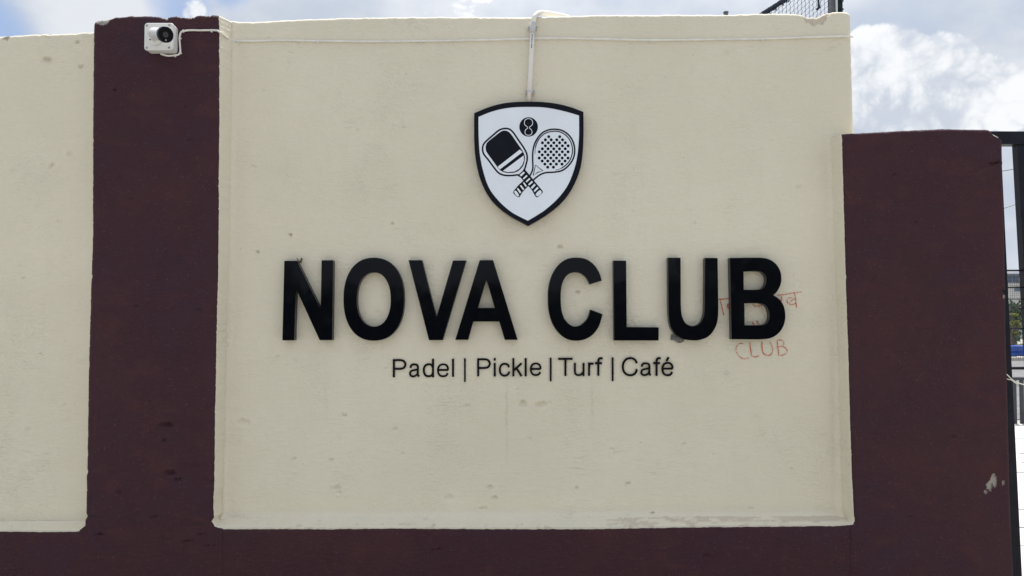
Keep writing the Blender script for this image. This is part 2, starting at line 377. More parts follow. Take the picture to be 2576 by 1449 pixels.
def slab(name, top, bot, L, R, Yf, Yb, step, mf, ms, parent, chips=(), ejit=(0, 0), tjit=0.0, bjit=0.0, rt=1, rr=1, rl=1, rb=0, dark_marks=(), feps=0.0, splay=None, ck=1.0):
    u0 = min(p[1] for p in L); u1 = max(p[1] for p in R); v0 = min(p[1] for p in top); v1 = max(p[1] for p in bot)
    nx = int((u1-u0)/step)+1; ny = int((v1-v0)/step)+1
    s, t = np.meshgrid(np.linspace(0, 1, nx), np.linspace(0, 1, ny))
    I = lambda c, q: np.interp(q, [p[0] for p in c], [p[1] for p in c])
    ug = u0 + s*(u1-u0)
    ltop, rtop = I(L, min(p[1] for p in top)+5.), I(R, min(p[1] for p in top)+5.)
    tv = I(top, ltop + s*(rtop-ltop)); tv = tv + (fbm(ug/9, ug*0+3, 4)-.5)*2*tjit; bv = I(bot, ug) + (fbm(ug/11, ug*0+8, 4)-.5)*2*bjit
    v = tv + t*(bv-tv)
    notch = lambda q, k: -np.clip(fbm(q/5, q*0+k, 2)-.66, 0, 1)*12
    l = I(L, v) + ejit[0]*((fbm(v/14, v*0+1, 4)-.5)*3 - notch(v, 4)); r = I(R, v) + ejit[1]*((fbm(v/14, v*0+21, 4)-.5)*3 + notch(v, 14))
    u = l + s*(r-l)
    bare = np.zeros(u.shape)
    cu_, cv_ = (fbm(u/6, v/6, 3)-.5)*9, (fbm(u/6+40, v/6, 3)-.5)*9
    for poly in chips: bare = np.maximum(bare, inpoly(u+cu_*ck, v+cv_*ck, poly)*1.0)
    grime = np.zeros(u.shape)
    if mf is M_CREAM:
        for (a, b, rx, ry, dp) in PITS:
            if dp >= 5: grime = np.maximum(grime, .06*np.exp(-(((u+(fbm(u/7, v/7, 2)-.5)*10-a)/rx)**2+((v+(fbm(u/7+50, v/7+9, 2)-.5)*8-b)/ry)**2)**1.5))  # shade painted into the pits, along with their brown plaster tint
    for (a, b, rx, ry, k) in dark_marks: grime = np.maximum(grime, k*np.exp(-((u+cu_-a)/rx)**2-((v+cv_-b)/ry)**2))  # listed spots darkened: drip stains, also pits, corners and edges
    Wd = P(u, v, Yf); Wd[..., 1] -= relief(u, v, Wd[..., 0], Wd[..., 2], bare)
    rnd_ = 0
    wob = 1.5 + 2.5*fbm(u/12, v/12, 3)
    if rt: rnd_ = rnd_ + .006*np.exp(-((v-tv)/wob)**2)
    low = 1.0*(v < 1326)
    if rr: rnd_ = rnd_ + .005*np.exp(-((r-u)/wob)**2)*low
    if rl: rnd_ = rnd_ + .005*np.exp(-((u-l)/wob)**2)*low
    if rb: rnd_ = rnd_ + .005*np.exp(-((bv-v)/wob)**2)
    Wd[..., 1] += rnd_ - feps
    if name == 'wall_panel' and mf is M_CREAM and rr:
        lc = np.interp(v, [60, 1300], [588, 563]); rc = np.interp(v, [335, 1300], [2092, 2118])
        Wd[..., 1] -= .016*np.exp(-((bv-v)/9)**2) + .010*np.exp(-((u-lc)/9)**2) + .010*np.exp(-((u-rc)/9)**2)*(v > 335)
    V = Wd.reshape(-1, 3); g = np.arange(nx*ny).reshape(ny, nx)
    q = np.stack([g[1:, :-1], g[1:, 1:], g[:-1, 1:], g[:-1, :-1]], -1).reshape(-1, 4)
    border = np.concatenate([g[0, :], g[1:, -1], g[-1, :-1][::-1], g[1:-1, 0][::-1]])
    nb = len(border); faces = q.tolist(); idx = [0]*len(faces); prev = border; Vs = [V]; cnt = len(V)
    ats = [bare.ravel()]; gts = [grime.ravel()]
    ysteps = [Yf+.02, Yf+.04, Yf+.06, Yf+.08, Yf+.085, Yf+.10, Yf+(Yb-Yf)*.9, Yb]
    for k in range(1, 9):
        B = V[border].copy(); yb = ysteps[k-1]
        B[:, 1] = yb
        if k < 8: B[:, 1] = np.maximum(yb, V[border][:, 1]+.001)
        jx = (fbm(B[:, 2]*25, B[:, 1]*40+k, 3)-.5)*.0025*(k > 1)*(k < 8); B[:, 0] += jx; B[:, 2] += jx
        if splay:
            tz = np.clip(v.ravel()[border]/1320, 0, 1); amt = splay[1]*(1-tz) + splay[2]*tz
            f_ = min(1.0, (yb-Yf)/.08); f_ = f_ + .35*max(0, f_-.6)*(f_ < 1)
            on = (u.ravel()[border] >= r.ravel()[border]-.01) if splay[0] > 0 else (u.ravel()[border] <= l.ravel()[border]+.01)
            B[:, 0] += splay[0]*amt*f_*on
        Vs.append(B); cur = cnt + np.arange(nb); cnt += nb
        ats.append(bare.ravel()[border]*(k < 2)); gts.append(np.zeros(nb))
        nxt = np.roll(prev, -1); cn = np.roll(cur, -1)
        faces += np.stack([prev, nxt, cn, cur], -1).tolist(); idx += np.where(v.ravel()[border] > 1326, 0 if mf is M_BROWN else 1, 1).tolist(); prev = cur
    faces.append(prev.tolist()); idx.append(1)
    sm = [True]*(len(faces)-1) + [False]
    return add(name, np.concatenate(Vs), faces, [mf, ms], parent, sm, idx, dict(bare=np.concatenate(ats), grime=np.concatenate(gts)))

# ------------------------------------------------------------------ ground
gr = MB().box((-150, -120, -.3), (150, 260, 0)).build('ground', M_GROUND); tag(gr, kind='structure')
pv = empty('pavement', (4, 3.5, 0), None, None); tag(pv, kind='structure')
x = 1.9
bedm = MB().box((1.85, .45, 0.004), (9.2, 7.45, .02)).build('bedding', M_GROUND, pv)
yy = .5
while yy < 7.3:
    xx = 1.9 + (rnd.random()*.3)
    dy = rnd.choice([.42, .5, .6])
    while xx < 9.0:
        wx = rnd.uniform(.7, 1.1); dz = rnd.uniform(-.004, .004)
        MB().put([(xx, yy, .03+dz), (xx+wx-.012, yy, .03+dz), (xx+wx-.012, yy+dy-.012, .03+dz), (xx, yy+dy-.012, .03+dz),
                  (xx-.004, yy-.004, .012), (xx+wx-.008, yy-.004, .012), (xx+wx-.008, yy+dy-.008, .012), (xx-.004, yy+dy-.008, .012)],
                 [(0,1,2,3),(4,5,1,0),(5,6,2,1),(6,7,3,2),(7,4,0,3)]).build('paving_slab', M_PAVE, pv)
        xx += wx
    yy += dy
rd = MB().box((5, 8.2, .004), (60, 22, .012)).build('road', M_ASPH); tag(rd, kind='structure')
kb = MB().box((8, 22.02, .0), (60, 22.3, .13)).build('kerb', M_PALE); tag(kb, kind='structure')

# ------------------------------------------------------------------ the boundary wall
wall = empty('boundary_wall', (0, 0, 0), 'plastered boundary wall of cream bays between dark maroon pillars and a maroon base', 'wall')
YP = -.08
top_main = [(520,54),(588,54.5),(640,55),(740,50),(850,45),(1000,43),(1180,42),(1330,42),(1400,40),(1500,37),(1700,36),(1830,37),(1915,33.5),(2008,34),(2023,36.5),
            (2032,42),(2063,40.5),(2074,32.5),(2091,29.3),(2129,29.5),(2136,31.5),(2141,37)]
chip_main = [(2004,30),(2017,43),(2027,53),(2047,63),(2075,57),(2082,46),(2094,28),(2060,20),(2020,20)]
P_main = slab('wall_panel', top_main, [(520,1304),(2160,1301)], [(0,540),(1449,530)], [(0,2139.5),(66,2140.5),(240,2144.5),(335,2147),(1449,2165)], 0, .2, 3.0, M_CREAM, M_CREAM, wall,
     chips=[chip_main], tjit=1.1, rl=0, ejit=(0, .35),
     dark_marks=[(1705,851,12,6,.0),(577,600,4,420,.10),(1275,1045,1.8,85,.35),(1490,1010,1.8,55,.30),(1478,650,3,30,.15),(820,1000,5,60,.08),(600,1296,30,4,.25),(2095,900,7,380,.13),(1330,640,30,12,.12)])  # drip stains, plus darker strips along the inner corners and bottom
tag(P_main, 'tall cream bay that carries the sign')
top_left = [(-320,104),(0,91),(86,86),(187,84),(233,79.5),(250,79)]
P_left = slab('wall_panel', top_left, [(-320,1318),(250,1318)], [(0,-320),(1449,-320)], [(0,252),(1449,252)], 0.0, .19, 3.5, M_CREAM, M_CREAM, wall, tjit=1.6, rl=0, rr=0,
     chips=[[(10,95),(22,91),(20,97),(12,100)],[(118,88),(128,84),(124,93)]], dark_marks=[(15,96,8,3,.8),(121,91,5,4,.6),(117,153,12,5,.35),(203,168,8,4,.3)])
tag(P_left, 'lower cream bay left of the maroon pillar')
Lp = [(0,236),(55,237),(80,235),(350,233),(600,232),(750,227),(900,222),(1180,218),(1188,220),(1196,216.5),(1292,216),(1299,219),(1306,214),(1324,213),(1334,200),(1345,200),(1449,200),(1900,198)]
Rp = [(0,552),(38,549),(60,551),(300,551),(400,550),(560,549),(700,547),(850,543),(1000,541),(1200,538),(1280,536),(1302,537),(1312,531),(1325,540),(1330,560),(1345,560),(1900,560)]
top_pl = [(190,58),(237,56),(240,51),(266,47),(296,43),(333,39.5),(382,40),(410,43),(424,41),(445,40),(469,42.5),(488,41),(506,37.5),(530,38),(548,37.5),(560,38)]
chips_pl = [[(230,40),(234,54),(257,64),(271,60),(275,53),(288,44),(266,38)], [(402,34),(407,42),(417,48),(425,42),(428,34)], [(440,34),(446,42),(458,45),(480,46),(490,41),(492,34)],
            [(515,30),(519,41),(527,42),(534,34)]]
p1 = slab('pillar', top_pl, [(190,1802),(560,1802)], Lp, Rp, YP, .14, 3.2, M_BROWN, M_CREAM, wall, chips=chips_pl, tjit=1.8, ejit=(.5, .5), splay=(1, .030, .010),
     dark_marks=[(230,1299,14,2.5,.9),(421,1069,12,2,.25),(432,1193,14,2.5,.25),(500,1318,26,4,.4),(290,228,2,2,.9),(1,1,1,1,0),(530,1210,10,3,.6),(533,1262,8,3,.5)])
tag(p1, 'tall maroon pillar left of the sign')
Lq = [(0,2118),(337,2118.5),(635,2127),(1000,2138),(1200,2145),(1300,2150),(1312,2152),(1320,2146),(1330,2140),(1800,2140)]
Rq = [(0,2515),(350,2521),(480,2524.5),(635,2528),(812,2531),(988,2536),(1235,2542),(1449,2547),(1800,2556)]
top_pr = [(2100,337),(2118,337),(2283,328),(2375,324),(2487,326),(2493,329),(2502,336),(2512,342),(2521,349),(2560,352)]
p2 = slab('pillar', top_pr, [(2100,1802),(2560,1802)], Lq, Rq, YP, .17, 3.2, M_BROWN, M_CREAM, wall, chips=[[(2493,325),(2500,340),(2512,348),(2524,354),(2530,340),(2505,325)],
     [(2500,1191),(2506,1195),(2509,1214),(2506,1229),(2501,1222),(2498,1215),(2497,1230),(2493,1235),(2484,1229),(2482,1221),(2491,1209),(2496,1200)],[(2477,1234),(2484,1233),(2484,1242),(2478,1241)],[(2521,1211),(2528,1209),(2528,1220),(2523,1221)],[(2521,738),(2528,742),(2528,750),(2522,748)]],
     tjit=.8, ejit=(.35, .2), splay=(-1, .018, .014), ck=.4, dark_marks=[(2506,409,9,1.6,.5),(2524,732,5,3,.9)])
tag(p2, 'lower broad maroon pillar right of the sign')
q1 = slab('plinth', [(-340,1338),(0,1336),(100,1336),(185,1337),(202,1335),(215,1333)], [(-340,1803),(215,1803)], [(0,-340),(1900,-340)], [(0,206),(1900,206)], YP+.0016, .11, 3.6, M_BROWN, M_CREAM, wall,
     tjit=1.4, rl=0, rr=0)
q2 = slab('plinth', [(530,1330),(600,1330.5),(800,1329.5),(1100,1329),(1500,1329),(1600,1328),(1750,1325),(1900,1325),(2100,1322),(2160,1318)], [(530,1803),(2160,1803)], [(0,550),(1900,550)], [(0,2148),(1900,2148)], YP+.0016, .11, 3.2, M_BROWN, M_CREAM, wall,
     tjit=1.6, rl=0, rr=0)
# cream ledges on top of the base
def ledge(u0, u1, va, vb, name='ledge', bares=None):
    n = int((u1-u0)/4); us = np.linspace(u0, u1, n); k = 9
    V = []; ba = []; gm = []
    for j in range(k):
        t = j/(k-1); vv = (1-t)*np.interp(us, [p[0] for p in va], [p[1] for p in va]) + t*np.interp(us, [p[0] for p in vb], [p[1] for p in vb])
        yv = (YP+.003)*t**1.5
        vv = vv + (fbm(us/8, us*0+j*.6, 3)-.5)*2.6*(0.25 + (0 < j < k-1)*.7)
        V.append(P(us, vv, np.full(n, yv)))
        b_ = np.zeros(n)
        if bares: b_ = np.clip((fbm(us/26, us*0+j*.5+5, 4)-(.62 if True else 0)+np.interp(us, [600,1500,1650,2130,2145], [-.2,-.12,.26,.30,-.1])*(1 if j < 6 else .2))*9, 0, 1)
        ba.append(b_*.9); gm.append(np.zeros(n))
    V.append(V[-1]+np.array([0, .0, -.03]))
    V[-1][:, 1] += .012; ba.append(ba[-1]*0); gm.append(gm[-1])
    V = np.array(V); k += 1; g = np.arange(n*k).reshape(k, n)
    f = np.stack([g[1:, :-1], g[1:, 1:], g[:-1, 1:], g[:-1, :-1]], -1).reshape(-1, 4).tolist()
    o = add(name, V.reshape(-1, 3), f, M_CREAM, wall, True, None, dict(bare=np.array(ba).ravel(), grime=np.array(gm).ravel()))
    return o
tag(ledge(535, 2154, [(535,1291),(2154,1289)], [(535,1327.5),(600,1328.5),(1500,1327.5),(1750,1323.5),(2100,1320.5),(2154,1317)], bares=True), 'cream ledge with worn paint below the sign bay')
ledge(-330, 216, [(-330,1312),(216,1310)], [(-330,1335.5),(0,1334.5),(185,1335),(216,1334)])
# grey putty patch under the letter U, flake of paint, dry leaf scrap
q = catmull([(1689,842),(1700,838),(1724,848),(1721,857),(1712,863),(1703,861),(1697,857),(1687,855)], 3, True, 50)
plate('putty_patch', [q], -.006, .008, M_PATCH, P_main)
plate('paint_flake', [[(1819,936),(1823,940),(1827,941),(1834,938),(1836,940),(1828,945),(1823,943)]], -.012, .003, M_FLAKE, P_main)

# red hand-drawn writing on the plaster
def Z6(p): return (1730 + p[0]*.17056, 706 + p[1]*.17056)
RED = [([(835,937),(790,925),(745,940),(712,990),(715,1040),(740,1090),(790,1140),(840,1155),(900,1138)], 15),
 ([(912,912),(920,960),(925,1000),(935,1060),(938,1105)], 20), ([(938,1105),(1000,1125),(1050,1108)], 17),
 ([(1095,895),(1095,980),(1110,1060),(1150,1095),(1210,1100),(1245,1060),(1247,980),(1215,900)], 18),
 ([(1318,882),(1328,980),(1338,1060),(1345,1105)], 18), ([(1310,885),(1370,875),(1415,910),(1400,950),(1330,985)], 14), ([(1300,985),(1370,970),(1430,985),(1465,1030),(1445,1075),(1370,1108)], 15),
 ([(458,275),(520,272),(605,264)], 15), ([(478,280),(495,340),(505,390),(518,450),(530,510)], 18), ([(615,340),(590,355),(588,395),(612,425)], 30),
 ([(212,382),(262,374)], 16), ([(218,425),(262,402)], 15), ([(962,340),(972,368),(1005,380),(1045,382),(1075,368),(1110,345)], 22), ([(1085,370),(1100,435)], 6),
 ([(948,605),(978,655)], 22), ([(1015,588),(1052,655)], 24), ([(1172,583),(1150,632)], 24), ([(875,612),(900,602),(935,600)], 7),
 ([(1322,215),(1420,205),(1500,192),(1560,180),(1675,168)], 15), ([(1380,205),(1380,250),(1382,300)], 24), ([(1573,180),(1585,240),(1590,280),(1598,340),(1605,397)], 16),
 ([(1540,250),(1490,258),(1465,290),(1472,325),(1500,345),(1560,350),(1590,330)], 13), ([(1500,322),(1540,285),(1572,270)], 18)]
mb = MB()
for pts, wd in RED:
    pts = catmull([Z6(p) for p in pts], 7); v_, f_ = ribbon(pts, wd*.17056*.88, -.0, .0, .28)
    v_ = np.asarray(v_); mb.v += [tuple(a) for a in v_]; n0 = len(mb.v)-len(v_); mb.f += [tuple(n0+i for i in q_) for q_ in f_[:]]
# follow the relief of the wall: lay strokes 1.2 mm in front of it
V = np.array(mb.v); Vx = V.copy()
uu = (V[:, 0]/(0-CAMY))*F*1.0
vz = V[:, 2]-CAMZ
c_, s_ = math.cos(PITCH), math.sin(PITCH); yc = c_*(-CAMY) + s_*vz; zc = -s_*(-CAMY) + c_*vz
uu = W2 + F*V[:, 0]/yc; vv = H2 - F*zc/yc
Vx[:, 1] = -relief(uu, vv, V[:, 0], V[:, 2], np.zeros(len(V))) - .0016
keep = []
n_all = len(Vx)
add('red_writing', Vx, [f_ for f_ in mb.f if len(set(f_)) == 4], M_RED, P_main)

# ------------------------------------------------------------------ raised letters
def Z4(p): return (670.8 + p[0]*.26040, 621.4 + p[1]*.26040)
def Z5(p): return (1341.6 + p[0]*.27410, 621.4 + p[1]*.27410)
def sup(cx, cy, rx, ry, e=2.25, n=72):
    r_ = []
    for k in range(n):
        a = 2*math.pi*k/n; c, s = math.cos(a), math.sin(a)
        r_.append((cx+rx*math.copysign(abs(c)**(2/e), c), cy+ry*math.copysign(abs(s)**(2/e), s)))
    return r_
BIG = [('N', Z4, [[(170,133),(290,133),(522,605),(530,128),(641,128),(632,900),(512,900),(280,395),(265,902),(151,902)]], 0),
 ('O', Z4, [sup(1035,504,293,401,2.25), sup(1034,507,164,262,2.2)], 0),
 ('V', Z4, [[(1370,127),(1500,127),(1640,682),(1800,130),(1928,130),(1700,900),(1568,900)]], 0),
 ('A', Z4, [[(2058,127),(2188,127),(2425,897),(2300,897),(2247,720),(1995,720),(1945,897),(1822,897)],[(2122,310),(2203,588),(2040,588)]], 0),
 ('C', Z5, [[(630,308),(600,225),(550,155),(480,110),(395,97),(310,110),(230,165),(170,260),(140,370),(135,480),(143,590),(175,700),(235,790),(310,845),(395,860),(480,845),(555,795),(605,720),(637,617),
     (525,575),(500,650),(450,708),(395,730),(340,715),(290,665),(262,590),(252,480),(258,370),(285,290),(330,245),(385,230),(440,243),(485,280),(520,342)]], 50),
 ('L', Z5, [[(735,125),(852,125),(858,735),(1152,738),(1150,858),(742,858)]], 0),
 ('U', Z5, [[(1238,98),(1352,98),(1354,380),(1356,560),(1368,640),(1400,700),(1460,726),(1515,712),(1552,670),(1571,600),(1574,480),(1577,100),(1692,100),(1696,380),(1698,580),(1690,680),(1660,760),(1605,822),(1530,852),(1455,857),(1370,842),(1300,795),(1258,720),(1243,600),(1240,400)]], 50),
 ('B', Z5, [[(1805,100),(2070,98),(2150,108),(2220,148),(2265,215),(2278,290),(2268,350),(2240,405),(2205,442),(2260,480),(2300,545),(2314,625),(2305,700),(2270,770),(2210,822),(2130,845),(1822,847)],
     [(1930,225),(2050,222),(2105,235),(2135,268),(2141,305),(2130,350),(2100,382),(2050,392),(1932,392)],[(1938,517),(2080,517),(2135,540),(2163,585),(2170,640),(2155,688),(2120,712),(2060,718),(1940,718)]], 50)]
desc = dict(N='first of NOVA, leaf scrap at its top', O='the round second letter of NOVA', V='third letter of NOVA', A='last letter of NOVA',
            C='the open round first letter of CLUB', L='second letter of CLUB', U='third letter of CLUB, grey patch under it', B='last letter of CLUB over red crayon marks')
YL = -.036
for ch, Z, loops, corner in BIG:
    lp = [[Z(p) for p in l] for l in loops]
    if corner: lp = [catmull(l, 6, True, corner) for l in lp]
    if ch == 'O': pass
    base = P(np.mean([p[0] for p in lp[0]]), max(p[1] for p in lp[0]), 0)
    e = empty('sign_letter', base, 'big glossy black raised letter %s, %s' % (ch, desc[ch]), 'letter', 'big raised letters of the club name')
    plate('face', lp, YL, .004, M_ACR, e, .0006)
    bl = []
    for l in lp:
        bl.append(l)
    V, Fc = plate_data(bl, YL, .030)
    V = [(x_, y_+.0042, z_) for x_, y_, z_ in V]
    add('side_return', V, Fc, M_SIDE, e)
lf = MB().put([P(752,660,-.012), P(758,648,-.018), P(762,651,-.024), P(757,661,-.02)], [(0,1,2,3)])
lf.put([P(750,657,-.012), P(745,649,-.02), P(748,650,-.02), P(755,659,-.015)], [(0,1,2,3)])
lf.put([P(752,661,-.012), P(758,649,-.010), P(762,652,-.016), P(758,662,-.013)], [(0,1,2,3)])
tag(lf.build('dry_leaf', M_DRY), 'tiny scrap of dry leaf stuck behind the top of letter N', 'leaf')

SMALL = [('P',Z4,1218,1350,1083,1258,'Padel','capital P starting the word Padel'),('a',Z4,1375,1485,1125,1260,'Padel','letter a in Padel'),('d',Z4,1508,1617,1080,1259,'Padel','letter d in Padel'),
 ('e',Z4,1645,1762,1124,1259,'Padel','letter e in Padel'),('l',Z4,1791,1810,1080,1254,'Padel','letter l ending Padel'),('|',Z4,1907,1923,1075,1303,'','bar between Padel and Pickle'),
 ('P',Z4,2033,2166,1075,1250,'Pickle','capital P starting the word Pickle'),('i',Z4,2194,2213,1074,1250,'Pickle','letter i in Pickle'),('c',Z4,2243,2354,1119,1253,'Pickle','letter c in Pickle'),
 ('k',Z4,2373,2470,1074,1250,'Pickle','letter k in Pickle'),('l',Z4,2493,2512,1073,1249,'Pickle','letter l in Pickle'),('e',Z5,-32,76,1060,1185,'Pickle','letter e ending Pickle'),
 ('|',Z5,151,168,1017,1232,'','bar between Pickle and Turf'),('T',Z5,229,361,1017,1183,'Turf','capital T starting the word Turf'),('u',Z5,373,471,1064,1185,'Turf','letter u in Turf'),
 ('r',Z5,503,562,1060,1182,'Turf','letter r in Turf'),('f',Z5,566,637,1013,1182,'Turf','letter f ending Turf'),('|',Z5,720,737,1013,1231,'','bar between Turf and Café'),
 ('C',Z5,813,961,1011,1187,'Café','capital C starting the word Café'),('a',Z5,983,1090,1059,1186,'Café','letter a in Café'),('f',Z5,1102,1170,1012,1183,'Café','letter f in Café'),
 ('é',Z5,1177,1288,1009,1186,'Café','letter é with its accent, ending Café')]
E_ = [(1,.47),(.97,.25),(.8,.06),(.5,0),(.2,.08),(.02,.32),(0,.5),(.04,.72),(.2,.93),(.5,1),(.8,.94),(.97,.74)]
GL = {'P': [([(0,0),(0,1)],1,1), ([(0,0),(.55,0),(.85,.06),(1,.27),(.85,.48),(.55,.54),(0,.54)],0,0)],
 'a': [([(.04,.29),(.12,.09),(.28,.01),(.5,0),(.72,.04),(.83,.2),(.83,.5),(.83,.75),(.87,.93),(.97,1.0)],0,0), ([(.83,.40),(.6,.45),(.3,.50),(.08,.58),(0,.75),(.08,.93),(.28,1),(.5,.97),(.72,.86),(.83,.68)],0,0)],
 'd': [([(1,0),(1,1)],1,1), ([(1,.50),(.86,.32),(.52,.27),(.2,.33),(.02,.50),(0,.63),(.03,.78),(.2,.95),(.52,1),(.86,.94),(1,.76)],0,0)],
 'e': [([(.02,.47),(1,.47)],0,0), (E_,0,0)], 'l': [([(.5,0),(.5,1)],1,1)], 'i': [([(.5,.30),(.5,1)],1,1), ([(.5,0),(.5,.02)],1,1)],
 'c': [([(.96,.3),(.85,.09),(.53,0),(.2,.08),(.02,.32),(0,.5),(.03,.7),(.2,.93),(.53,1),(.85,.9),(1,.66)],0,0)],
 'k': [([(0,0),(0,1)],1,1), ([(.93,.30),(.08,.68)],1.1,0), ([(.38,.54),(.96,1)],0,1)],
 'T': [([(0,0),(1,0)],1,1), ([(.5,0),(.5,1)],0,1)], 'u': [([(0,0),(0,.45),(0,.68),(.08,.9),(.35,1),(.7,.95),(1,.7)],1,0), ([(1,0),(1,1)],1,1)],
 'r': [([(0,0),(0,1)],1,1), ([(0,.38),(.15,.1),(.5,0),(1,.05)],0,0)], 'f': [([(1,0),(.72,0),(.5,.06),(.42,.2),(.42,.6),(.42,1)],1,1), ([(0,.29),(.88,.29)],1,1)],
 'C': [([(.99,.3),(.9,.13),(.72,.02),(.5,0),(.25,.06),(.06,.25),(0,.5),(.06,.76),(.25,.94),(.5,1),(.75,.96),(.92,.84),(1,.64)],0,0)],
 'é': [([(.02,.622),(1,.622)],0,0), ([(x_, .287+.713*y_) for x_, y_ in E_],0,0), ([(.44,.13),(.60,-.02)],1,.4)]}
for ch, Z, x0, x1, y0, y1, word, d in SMALL:
    a = Z((x0, y0)); b = Z((x1, y1)); Yt = -.006
    if ch == '|':
        o = plate('divider_bar', [[a, (b[0], a[1]), b, (a[0], b[1])]], Yt, .005, M_SMALL)
        tag(o, 'thin black upright %s' % d, 'divider', 'upright bars between the small words'); continue
    hw = 2.65 if ch.isupper() or ch in 'lidkf' else 2.55
    W_, H_ = b[0]-a[0]-2*hw, b[1]-a[1]-2*hw
    mb = MB()
    for si, (pl_, e0, e1) in enumerate(GL[ch]):
        q_ = [np.array((a[0]+hw+p[0]*W_, a[1]+hw+p[1]*H_)) for p in pl_]
        if W_ < 1: q_ = [np.array(((a[0]+b[0])/2, p[1])) for p in q_]
        if e0: q_[0] = q_[0] + (q_[0]-q_[1])/np.linalg.norm(q_[0]-q_[1])*hw*e0
        if e1: q_[-1] = q_[-1] + (q_[-1]-q_[-2])/np.linalg.norm(q_[-1]-q_[-2])*hw*e1
        if len(q_) > 2: q_ = catmull(q_, 6)
        mb.put(*ribbon(q_, 2*hw*(.95 if si and ch in 'ae' else 1), Yt+.00012*si, .0055))
    tag(mb.build('small_letter', M_SMALL), 'small flat black %s' % d, 'letter', 'small cut-out letters under the club name')

# ------------------------------------------------------------------ shield sign
def Z3(p): return (1158.0 + p[0]*.24366, 233.0 + p[1]*.24366)
sh = empty('shield_sign', P(1330, 570, 0), 'white shield sign with black rim, crossed paddle and racket under a ball', 'sign')
outer = [(143,212),(280,155),(420,115),(560,97),(700,93),(850,97),(1000,115),(1140,150),(1271,198),(1273,340),(1271,500),(1262,640),(1240,780),(1190,920),(1110,1060),(1010,1170),(880,1270),(790,1325),(700,1375),
         (610,1328),(520,1278),(400,1190),(300,1080),(218,925),(175,780),(150,620),(143,480),(142,340)]
inner = [(187,250),(310,200),(440,166),(570,150),(705,147),(840,150),(970,168),(1100,198),(1226,235),(1227,340),(1225,470),(1210,640),(1178,785),(1110,955),(1010,1090),(880,1208),(790,1268),(698,1323),
         (610,1280),(520,1228),(400,1122),(300,990),(238,820),(202,640),(190,480),(187,350)]
O_ = catmull([Z3(p) for p in outer], 5, True, 38); I_ = catmull([Z3(p) for p in inner], 5, True, 38)
YS = -.034
plate('rim', [O_, I_], YS, .004, M_VINYL, sh, .0006)
V, Fc = plate_data([O_], YS+.0045, .026); add('backing', V, Fc, simple('shield_side', (.12,.10,.09), .6), sh)
fc = plate('face', [I_], YS+.0012, .003, M_SWHITE, sh)
Y1, Y2 = YS+.0006, YS+.0001
def stroke(name, pts, wd, Y, m_, par, closed=False, sub=5, corner=None):
    pts = catmull([Z3(p) for p in pts], sub, closed, corner)
    V, f = ribbon(pts, [q_*.24366 for q_ in (wd + [wd[-1]]*len(pts))[:len(pts)]] if isinstance(wd, list) else wd*.24366, Y, .0005, 0, closed); return V, f
def fill(loops, Y): return plate_data([[Z3(p) for p in l] for l in loops], Y, .0004)
def join(name, items, m_, par):
    b = MB()
    for V, f in items: b.put(V, f)
    return b.build(name, m_, par)
# paddle
pad_o = [(600,848),(520,856),(450,852),(395,828),(345,770),(290,695),(243,635),(230,590),(237,540),(268,500),(340,437),(400,388),(450,371),(505,377),(545,410),(600,490),(655,570),(685,630),(690,690),(676,750),(665,790)]
pad_i = [(262,575),(270,610),(330,695),(400,790),(430,813),(480,828),(560,825),(610,800),(648,755),(664,700),(665,655),(645,605),(590,525),(520,425),(490,400),(455,392),(420,402),(350,455),(285,508),(266,540)]
hand1 = [(575,850),(605,842),(640,812),(662,775),(672,800),(715,850),(760,908),(848,1012),(853,1030),(800,1080),(785,1080),(772,1066),(735,1000),(655,915),(620,875)]
pad = join('paddle_emblem', [stroke('', pad_o, 17, Y1, None, None), fill([catmull(pad_i, 4, True)], Y1), fill([hand1], Y1-.00002)], M_VINYL, sh)
wh = [[(385,766),(614,588),(643,613),(408,793)], [(440,808),(655,648),(656,700),(640,745),(606,788),(560,814),(490,820)],
      [(612,850),(654,816),(667,828),(628,866)],[(645,886),(683,850),(694,862),(655,897)],[(674,917),(712,880),(723,893),(686,927)],[(700,947),(738,910),(750,925),(712,958)],[(727,980),(765,940),(778,955),(742,994)],[(757,1013),(795,972),(808,988),(768,1027)],
      catmull([(778,1050),(818,1008),(838,1020),(836,1040),(802,1070),(788,1066)], 3, True)]
join('paddle_stripes', [fill([q_], Y2) for q_ in wh], M_SWHITE, pad)
# racket
rac_o = [(718,858),(742,810),(749,770),(747,690),(750,600),(775,510),(835,425),(905,387),(980,378),(1060,395),(1130,450),(1170,525),(1181,600),(1166,680),(1120,750),(1055,802),(980,820),(880,827),(820,850),(765,892),(748,908)]
rac_i = [(770,632),(777,560),(810,482),(870,424),(950,400),(1030,406),(1100,450),(1145,520),(1158,600),(1140,680),(1100,738),(1040,782),(980,802)]
hand2 = [(655,905),(600,955),(556,1008),(545,1028),(552,1046),(592,1080),(612,1078),(640,1030),(700,965),(690,930)]
dots = []
for y_, xs in ((455,(913,1026)),(487,(878,938,996,1055)),(518,(848,908,966,1025,1084)),(549,(878,937,995,1054,1113)),(580,(847,906,965,1024,1083)),(611,(815,877,935,994,1053,1112)),(643,(846,905,964,1023,1082)),
               (675,(814,874,934,993,1052,1112)),(706,(845,903,962,1022,1081)),(738,(873,932,992,1050)),(770,(902,961))):
    for x_ in xs: dots.append((x_, y_))
rac = join('racket_emblem', [stroke('', rac_o, 16, Y1, None, None), stroke('', rac_i, [5]*5+[11]*50+[5]*6, Y1, None, None), stroke('', [(776,748),(853,808),(800,822),(752,856)], 10, Y1, None, None, True, 1),
     fill([hand2], Y1+.00003)], M_VINYL, sh)
